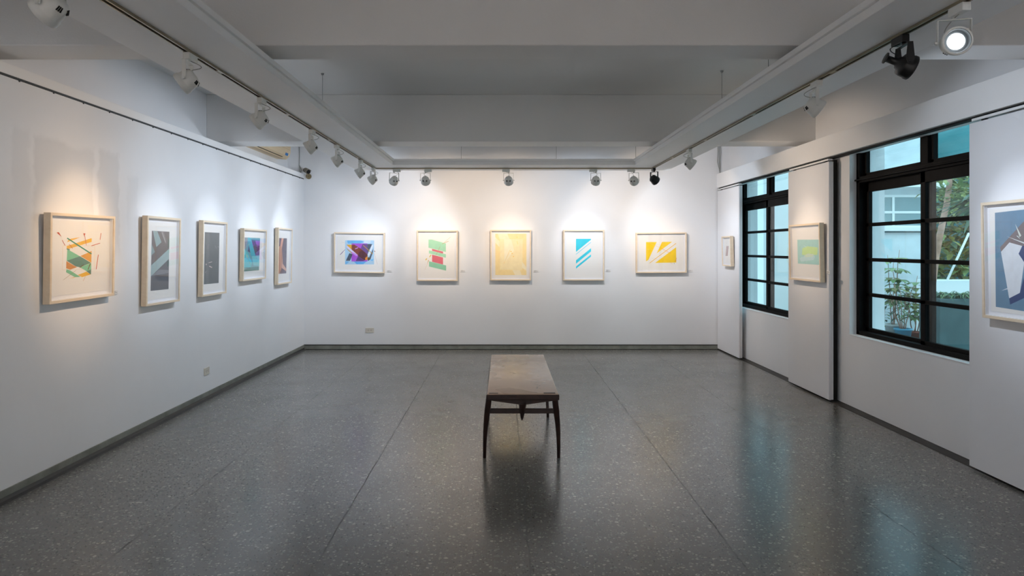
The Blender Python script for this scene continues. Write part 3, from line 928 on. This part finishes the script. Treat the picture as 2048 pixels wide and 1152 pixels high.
# ------------------------------------------------------------------ sockets
def socket(wall, u, z, label, w, h, n):
    Mw = WALLS[wall] @ Matrix.Translation((u, z, 0))
    root = empty('wall_socket', mat=Mw)
    tag(root, label, 'socket')
    MB().box((-w / 2, -h / 2, 0), (w / 2, h / 2, .010), bevel=.004).build('cover_plate', M['ivory'], root)
    s = MB()
    for k in range(n):
        cx = (k - (n - 1) / 2) * .040
        for dx, dy in ((-.009, 0), (.004, .007), (.004, -.007)):
            s.box((cx + dx - .0035, dy - .002, .0095), (cx + dx + .0035, dy + .002, .0105))
    s.build('socket_slots', M['dark'], root)


socket('back', (739.5 - CX) * ub, CH - (660.5 - CY) * ub, 'ivory double socket low on the end wall under the purple print', .128, .076, 2)
ys = 3.03 * F / (CX - 412.5)
socket('left', ys, CH - (742 - CY) * ys / F, 'white socket low on the windowless side wall', .118, .074, 2)

# ------------------------------------------------------------------ air conditioner above the left ledge
ac = empty('air_conditioner', (XLU, 9.3, 2.835))
tag(ac, 'cream wall air conditioner behind the far ceiling beam', 'air conditioner')
Mac = Matrix(((1, 0, 0, 0), (0, 0, 1, 0), (0, 1, 0, 0), (0, 0, 0, 1)))     # profile (x, z) swept along y
body = MB().prism([(0, 0), (.13, -.01), (.175, .03), (.195, .09), (.20, .24), (.185, .27), (0, .27)], -.75, .72, 0, Mac)
body.build('body', M['cream'], ac)
MB().prism([(.06, -.0065), (.125, -.0115), (.128, -.0085), (.06, -.002)], -.70, .62, 0, Mac).build('louvre', M['cream2'], ac)
MB().prism([(.145, -.001), (.152, .005), (.148, .008), (.14, .002)], -.70, .50, 0, Mac).build('outlet_slot', M['dark'], ac)
g = MB()
for zz in (.12, .15):
    g.prism([(.19, zz), (.2005, zz), (.2005, zz + .004), (.19, zz + .004)], -.72, .69, 0, Mac)
g.build('panel_groove', M['cream2'], ac)
MB().prism([(.176, .032), (.1885, .068), (.190, .066), (.178, .031)], .52, .64, 0, Mac).build('sticker', M['bluestick'], ac)

# ------------------------------------------------------------------ security camera in the far left corner
sc = empty('security_camera', (-2.98, YB, 2.66))
tag(sc, 'small grey bullet security camera in the corner below the air conditioner', 'camera')
d = Vector((.62, -.72, -.30)).normalized()
c0 = Vector((.032, -.12, .040))
MB().cone(c0 - d * .06, c0 + d * .055, .035, .035, 20).build('body', M['camgrey'], sc)
MB().cone(c0 + d * .052, c0 + d * .062, .030, .030, 20).build('lens_window', M['dark'], sc)
hood = MB()
e1 = d.cross(Vector((0, 0, 1))).normalized(); e2 = e1.cross(d)
rings = []
for t in (-.05, .075):
    rings.append([c0 + d * t + (e1 * math.cos(a) + e2 * math.sin(a)) * rr for rr, rng in ((.040, range(0, 9)), (.0365, range(8, -1, -1))) for a in [R(20 + 140 * k / 8) for k in rng]])
hood.ring_loft(rings, 0, True)
hood.build('sun_hood', M['camgrey'], sc)
MB().cone((.028, 0, -.03), (.028, -.022, -.03), .042, .040, 20).build('mounting_base', M['camtan'], sc)
MB().tube([(.028, -.02, -.03), (.028, -.05, -.025), (.03, -.085, -.008), c0 - d * .01 + Vector((0, 0, -.03))], .010, 10).build('bracket', M['camtan'], sc)
# its cable
cb = MB()
xk = -3.095
cb.tube([(xk, YB - .006, 3.08), (xk + .004, YB - .006, 2.95), (xk, YB - .006, 2.80), (xk + .006, YB - .008, 2.72), (-3.068, YB - .02, 2.69)], .005, 8)
cb.tube([(xk + .004, YB - .006, 2.80), (xk + .03, YB - .01, 2.73), (-3.062, YB - .015, 2.70)], .004, 8)
o = cb.build('camera_cable', M['cable'])
tag(o, 'grey cable running down the wall to the security camera', 'cable')

cr = MB()
for k, (dx, zz) in enumerate(((0, 2.69), (.028, 2.70), (.045, 2.68))):
    x = 3.262 + dx
    cr.tube([(x, YB - .006, 3.238), (x + .004 * (-1) ** k, YB - .008, 3.0), (x - .006, YB - .01, 2.85), (3.285 + dx * .3, YB - .014, 2.74), (3.29, YB - .02, 2.667)], .0045, 8)
o = cr.build('cable_bundle', M['cable'])
tag(o, 'bundle of thin grey cables hanging in the corner above the panel housing', 'cable')

# ------------------------------------------------------------------ bench
bench = empty('bench', (.14, 5.8, 0))
tag(bench, 'low dark wood bench with a worn tan padded top in the middle of the room', 'bench')
ob = Matrix.Translation((-.14, -5.8, 0))
SX0, SX1, SY0, SY1, SZ = -.113, .396, 4.92, 6.74, .500
cu = MB().box((SX0, SY0, SZ - .026), (SX1, SY1, SZ), bevel=.006, seg=3)
o = cu.build('padded_top', M['leather'], bench, ob)
for p in o.data.polygons: p.use_smooth = True
fr = MB()
fr.box((SX0 - .006, SY0 - .008, SZ - .046), (SX1 + .006, SY0 + .03, SZ - .007), bevel=.005)
fr.box((SX0 - .004, SY1 - .03, SZ - .046), (SX1 + .004, SY1, SZ - .020), bevel=.006)
fr.box((SX0 - .006, SY0 + .01, SZ - .046), (SX0 + .02, SY1 - .01, SZ - .020), bevel=.005)
fr.box((SX1 - .02, SY0 + .01, SZ - .046), (SX1 + .006, SY1 - .01, SZ - .020), bevel=.005)
fr.build('seat_frame', M['wood'], bench, ob)
XM = (SX0 + SX1) / 2
Mxz = lambda y: Matrix(((1, 0, 0, 0), (0, 0, 1, y), (0, 1, 0, 0), (0, 0, 0, 1)))
for y in (SY0 + .02, 6.30):
    MB().prism([(SX0 + .004, SZ - .04), (SX1 - .004, SZ - .04), (SX1 - .01, SZ - .052), (XM + .03, SZ - .082), (XM - .03, SZ - .082), (SX0 + .01, SZ - .052)],
               0, .024, 0, Mxz(y)).build('apron', M['wood'], bench, ob)
MB().prism([(SY0 + .05, SZ - .045), (SY1 - .05, SZ - .045), (SY1 - .05, SZ - .075), (SY0 + .05, SZ - .075)], XM - .018, XM + .018, 0,
           Matrix(((0, 0, 1, 0), (1, 0, 0, 0), (0, 1, 0, 0), (0, 0, 0, 1)))).build('spine', M['wood'], bench, ob)


LEG = [(0, .0262, .040), (.10, .0215, .043), (.22, .0140, .0435), (.34, .0085, .041), (.46, .0045, .0365), (.58, .0022, .032), (.70, .0010, .0285), (.85, .0002, .0255), (1.0, 0, .0235)]


def leg(side, y_top, y_foot):
    rings = []
    xf = -.147 if side < 0 else .420
    for t, dx, wd in LEG:
        z = (SZ - .022) * (1 - t)
        w = wd / 2
        cxx = xf - side * (dx + w)
        y = y_top + (y_foot - y_top) * t
        dp = (.052 * (1 - t) + .024) * .5
        ring = []
        for k in range(16):
            a = 2 * math.pi * k / 16
            ca, sa = math.cos(a), math.sin(a)
            ring.append(Vector((cxx + w * math.copysign(abs(ca) ** .45, ca), y + dp * math.copysign(abs(sa) ** .45, sa), z)))
        rings.append(ring)
    return MB().ring_loft(rings).build('leg', M['wood'], bench, ob)


leg(-1, 4.985, 5.065)
leg(1, 4.985, 5.065)
leg(-1, 6.45, 6.28)
leg(1, 6.45, 6.28)
for y in (5.005, 6.34):
    st = MB().box((SX0 - .004, y, .337), (SX1 + .004, y + .022, .372), bevel=.004)
    st.build('stretcher', M['wood'], bench, ob)
tk = MB()
rings = []
for i in range(9):
    t = i / 8
    z = (SZ - .07) - .135 * t
    w = .5 * (.046 * (1 - t) ** .8 + .013)
    if i == 8: w *= .45
    dpt = .5 * (.05 * (1 - t) + .018)
    y = 4.962 + .02 * t
    rings.append([Vector((XM - .004 * t + w * math.cos(2 * math.pi * k / 12), y + dpt * math.sin(2 * math.pi * k / 12), z)) for k in range(12)])
tk.ring_loft(rings).build('drop_bracket', M['wood'], bench, ob)
for x0, x1, dy in ((SX0 + .012, SX0 + .078, 0), (SX1 - .105, SX1 - .022, .012)):
    MB().box((x0, SY0 + .004, SZ - .002), (x1, SY0 + .022 + dy, SZ + .0012), bevel=.0005).build('corner_patch', M['tape'], bench, ob)

# ------------------------------------------------------------------ outside the windows
struct('ground', MB().box((XO, YF, -.35), (14, 24, -.15)), M['ground'])

nb = empty('neighbouring_house', (5.6, 13, -.15))
tag(nb, 'pale rendered house across the yard with a white barred window', 'building')
on = Matrix.Translation((-5.6, -13, .15))
MB().box((3.9, 13.0, -.15), (8.05, 13.3, 4.8)).build('wall', M['outwall'], nb, on)
MB().box((3.9, 12.6, 2.66), (8.2, 13.05, 2.74)).build('eave', M['outwhite'], nb, on)
wf = MB()
wx0, wx1 = 6.75, 7.93
for z in (2.52, 2.215, 1.945):
    wf.box((wx0, 12.95, z - .022), (wx1, 13.01, z + .022))
for x in (wx0, 7.33, wx1):
    wf.box((x - .022, 12.952, 1.93), (x + .022, 13.008, 2.54))
wo = wf.build('window_frame', M['outwhite'], nb, on)
MB().box((wx0, 12.97, 1.94), (wx1, 12.99, 2.53)).build('window_pane', M['outglass'], nb, on)
MB().box((wx0 - .1, 12.90, 1.86), (wx1 + .08, 13.0, 1.92), bevel=.004).build('window_ledge', M['outwhite'], nb, on)
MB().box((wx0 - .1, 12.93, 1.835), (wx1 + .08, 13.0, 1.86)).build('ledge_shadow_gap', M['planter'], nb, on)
dr = MB().box((4.68, 12.97, -.15), (4.72, 13.0, 2.9)).box((4.86, 12.97, -.15), (4.90, 13.0, 2.9)).box((4.68, 12.97, 2.86), (4.90, 13.0, 2.9))
dr.build('door_frame', M['outglass'], nb, on)

pl = MB().box((4.05, 10.72, -.15), (4.75, 11.0, 3.4), bevel=.01)  # pillar added so the right pane of the far window looks whiter
o = pl.build('added_white_pillar', M['outwhite'])
tag(o, 'white pillar added outside to whiten the far window pane', 'pillar')

# planting bench that carries the pots
pb = MB().box((4.55, 8.75, -.15), (5.75, 9.35, .26), bevel=.01)
o = pb.build('planting_ledge', M['planter'])
tag(o, 'low rendered ledge under the potted plants outside the near window', 'ledge')


def leaf(mb, base, direction, length, width, droop=.3, mi=0, n=4):
    d = Vector(direction).normalized()
    s = d.cross(Vector((0, 0, 1)))
    if s.length < .1: s = Vector((1, 0, 0))
    s.normalize()
    L, Q = [], []
    for i in range(n + 1):
        t = i / n
        c = Vector(base) + d * length * t + Vector((0, 0, -droop * length * t * t))
        w = width * .5 * math.sin(math.pi * min(1, .08 + t * .92)) + .0008
        L.append(c - s * w + Vector((0, 0, w * .25))); Q.append(c + s * w + Vector((0, 0, w * .25)))
    mb.quadstrip(L, Q, mi)


def pot(root, r0, r1, h, m):
    MB().lathe([(r0, 0), (r1, h * .9), (r1 * 1.1, h * .9), (r1 * 1.1, h), (r1 * .92, h), (r1 * .9, h * .86)], 24).build('pot', m, root)
    MB().lathe([(.001, h * .86), (r1 * .9, h * .86), (r1 * .9, h * .84), (.001, h * .84)], 24).build('soil', M['soil'], root)


def potted(loc, label, potm, r, h, height, nstem, leaf_l, leaf_w, per, mats, spread=.12, whorl=False):
    root = empty('potted_plant', loc)
    tag(root, label, 'plant', 'potted plants outside the near window')
    pot(root, r * .72, r, h, potm)
    st, lv = MB(), MB()
    for k in range(nstem):
        a = random.uniform(0, 6.28)
        top = Vector((math.cos(a) * spread, math.sin(a) * spread, h + height * random.uniform(.65, 1)))
        base = Vector((math.cos(a) * r * .3, math.sin(a) * r * .3, h * .85))
        pts = [base.lerp(top, t / 6) + Vector((random.uniform(-.01, .01), random.uniform(-.01, .01), 0)) for t in range(7)]
        st.tube(pts, [.008 - .0008 * i for i in range(7)], 6)
        for i in range(per):
            t = .3 + .7 * (i + random.random() * .5) / per
            p = base.lerp(top, min(t, 1))
            m_ = random.randrange(len(mats))
            if whorl:
                for q in range(6):
                    b = q * 1.047 + random.uniform(-.2, .2)
                    leaf(lv, p + Vector((0, 0, .01)), (math.cos(b), math.sin(b), .25), leaf_l * random.uniform(.8, 1.1), leaf_w, .45, m_)
            else:
                b = random.uniform(0, 6.28)
                leaf(lv, p, (math.cos(b), math.sin(b), random.uniform(-.1, .7)), leaf_l * random.uniform(.7, 1.15), leaf_w, .5, m_)
    st.build('stem', M['bark'], root)
    lv.build('foliage', mats, root)
    return root


def gx(px, y): return (px - CX) * y / F
def gz(py, y): return CH - (py - CY) * y / F


potted((gx(1806, 9.0), 9.0, .26), 'feathery dark green plant in a light blue pot outside the near window', M['bluepot'], .10, .235, .62, 6, .15, .020, 16, [M['leaf3'], M['leaf3'], M['leaf']], .16)
potted((gx(1786, 9.2), 9.2, .26), 'tall umbrella-leaved plant in a white pot outside the near window', M['whitepot'], .095, .27, 1.10, 4, .19, .080, 4, [M['leaf'], M['leaf2'], M['leaf']], .14, True)
potted((gx(1830, 9.28), 9.28, .26), 'broad-leaved olive plant behind the blue pot', M['redpot'], .085, .16, .78, 4, .18, .080, 4, [M['leaf2'], M['leaf']], .12, True)
potted((gx(1762, 9.12), 9.12, .26), 'small leafy plant in a terracotta pot beside the tall umbrella-leaved plant', M['redpot'], .07, .14, .40, 3, .10, .04, 8, [M['leaf'], M['leaf3']], .08)

# planter with grassy plant, seen through the right leaf of the near window
gp = empty('grass_planter', (gx(1905, 8.2), 8.2, -.15))
tag(gp, 'teal grey planter box with a bushy grass outside the near window', 'planter')
MB().box((-.28, -.2, 0), (.40, .2, 1.10), bevel=.01).build('box', M['planter'], gp)
lv = MB()
for k in range(260):
    a = random.uniform(0, 6.28); r_ = random.uniform(0, .2)
    b = Vector((random.uniform(-.2, .34), random.uniform(-.12, .12), 1.08))
    leaf(lv, b, (math.cos(a) * .7, math.sin(a) * .7, random.uniform(.7, 1.3)), random.uniform(.24, .40), .012, .8, k % 2, 4)
lv.build('foliage', [M['leaf3'], M['leaf']], gp)

fb = MB().box((7.6, 16.2, -.15), (13.5, 16.5, 7.5))
o = fb.build('garden_building', M['greybloc'])
tag(o, 'plain teal building wall behind the garden foliage', 'building')

# leaning trunk, spiky leaves of a second plant in front of it
tr = empty('leaning_tree', (gx(1866, 10.0), 10.0, -.15))
tag(tr, 'tree with a pinkish leaning bare trunk outside the near window', 'tree')
tp = [Vector((gx(px, 10.0) - gx(1866, 10.0), .0, gz(py, 10.0) + .15)) for px, py in ((1850, 720), (1862, 580), (1872, 510), (1883, 455), (1893, 410), (1898, 375), (1900, 350))]
tp[0].z = 0
MB().tube(tp, [.08, .055, .048, .044, .040, .038, .036], 12).build('trunk', M['bark'], tr)
lv = MB()
for k in range(260):
    c = tp[5] + Vector((random.uniform(-.16, .5), random.uniform(-.3, .5), random.uniform(-.35, .22)))
    a = random.uniform(0, 6.28)
    leaf(lv, c, (math.cos(a), math.sin(a), random.uniform(-.5, .6)), random.uniform(.08, .16), .06, .3, k % 2, 2)
lv.build('foliage', [M['leaf'], M['leaf2']], tr)

sp = empty('spiky_plant', (gx(1956, 8.6), 8.6, -.15))
tag(sp, 'spiky dark palm-like plant reaching into view outside the near window', 'plant')
MB().tube([(0, 0, 0), (.02, 0, 1.0), (0, 0, 1.7), (0, 0, gz(405, 8.6) + .15)], [.06, .05, .045, .04], 10).build('stem', M['bark'], sp)
lv = MB()
for k in range(64):
    a = random.uniform(0, 6.28)
    leaf(lv, Vector((0, 0, gz(405, 8.6) + .15 + random.uniform(-.12, .12))), (math.cos(a), math.sin(a) * .8, random.uniform(-.3, .45)), random.uniform(.45, .68), .055, .25, 0, 5)
lv.build('foliage', [M['leaf3']], sp)

sh = empty('dark_shrub', (gx(1514, 12.0), 12.0, -.15))
tag(sh, 'dark green shrub before the pale house, seen through the far window', 'shrub')
lv, st = MB(), MB()
for k in range(700):
    z = random.uniform(.1, 1.55)
    r_ = .26 * (1 - ((z - .9) / 1.1) ** 2)
    a = random.uniform(0, 6.28); q = r_ * math.sqrt(random.random())
    leaf(lv, (math.cos(a) * q * .6, math.sin(a) * q, z), (math.cos(a), math.sin(a), random.uniform(-.4, .8)), random.uniform(.08, .15), .06, .3, 0, 2)
for k in range(4):
    st.tube([(0, 0, 0), (random.uniform(-.1, .1), random.uniform(-.15, .15), 1.3)], [.015, .006], 6)
st.build('stem', M['bark'], sh)
lv.build('foliage', M['leaf3'], sh)

pe = MB().cone((gx(1895, 11.62), 11.62, gz(560, 11.5)), (gx(1938, 11.62), 11.62, gz(466, 11.62)), .018, n=10)
o = pe.build('slanting_pole', M['outwhite'])
tag(o, 'white slanting pole standing on the low white garden wall', 'pole')

cw = MB().box((gx(1850, 11.5), 11.5, -.15), (10.5, 11.75, gz(560, 11.5)), bevel=.01)
o = cw.build('garden_wall', M['outwhite'])
tag(o, 'low white garden wall behind the grass planter', 'wall')

hd = MB()
for k in range(5200):
    x, y, z = random.uniform(8.0, 11.5), random.uniform(13.6, 15.2), random.uniform(-.1, 3.3)
    a = random.uniform(0, 6.28)
    leaf(hd, (x, y, z), (math.cos(a), math.sin(a), random.uniform(-.6, .8)), random.uniform(.14, .28), .12, .3, k % 3, 2)
o = hd.build('garden_foliage', [M['leaf'], M['leaf2'], M['leaf3']])
tag(o, 'dense green foliage at the back of the garden', 'foliage', kind='stuff')

# ------------------------------------------------------------------ sky
w = bpy.data.worlds.new('sky'); scene.world = w; w.use_nodes = True
nt = w.node_tree
for n in list(nt.nodes): nt.nodes.remove(n)
wo_ = nt.nodes.new('ShaderNodeOutputWorld')
bg = N(nt, 'ShaderNodeBackground', Strength=1.0)
bg.inputs['Color'].default_value = (1.22, 1.72, 1.92, 1)
nt.links.new(bg.outputs[0], wo_.inputs[0])

# ------------------------------------------------------------------ camera and output
cam = bpy.data.cameras.new('camera')
co_ = bpy.data.objects.new('camera', cam); COL.objects.link(co_)
co_.location = (0, 0, CH)
co_.rotation_euler = (R(90), 0, 0)
cam.sensor_fit = 'HORIZONTAL'
cam.sensor_width = 36.0
cam.lens = 36.0 * F / 2048
cam.shift_x = (1024 - CX) / 2048
cam.shift_y = -(576 - CY) / 2048
cam.clip_start = .02
scene.camera = co_
scene.view_settings.view_transform = 'Standard'
scene.view_settings.look = 'None'
scene.view_settings.exposure = 0.2
scene.view_settings.gamma = 1.0
scene.view_settings.use_curve_mapping = False
scene.cycles.use_denoising = True
scene.cycles.max_bounces = 10
scene.cycles.diffuse_bounces = 6
scene.cycles.transparent_max_bounces = 16
scene.cycles.sample_clamp_indirect = 6.0
scene.cycles.caustics_reflective = True
scene.cycles.blur_glossy = 1.0
scene.cycles.caustics_refractive = False
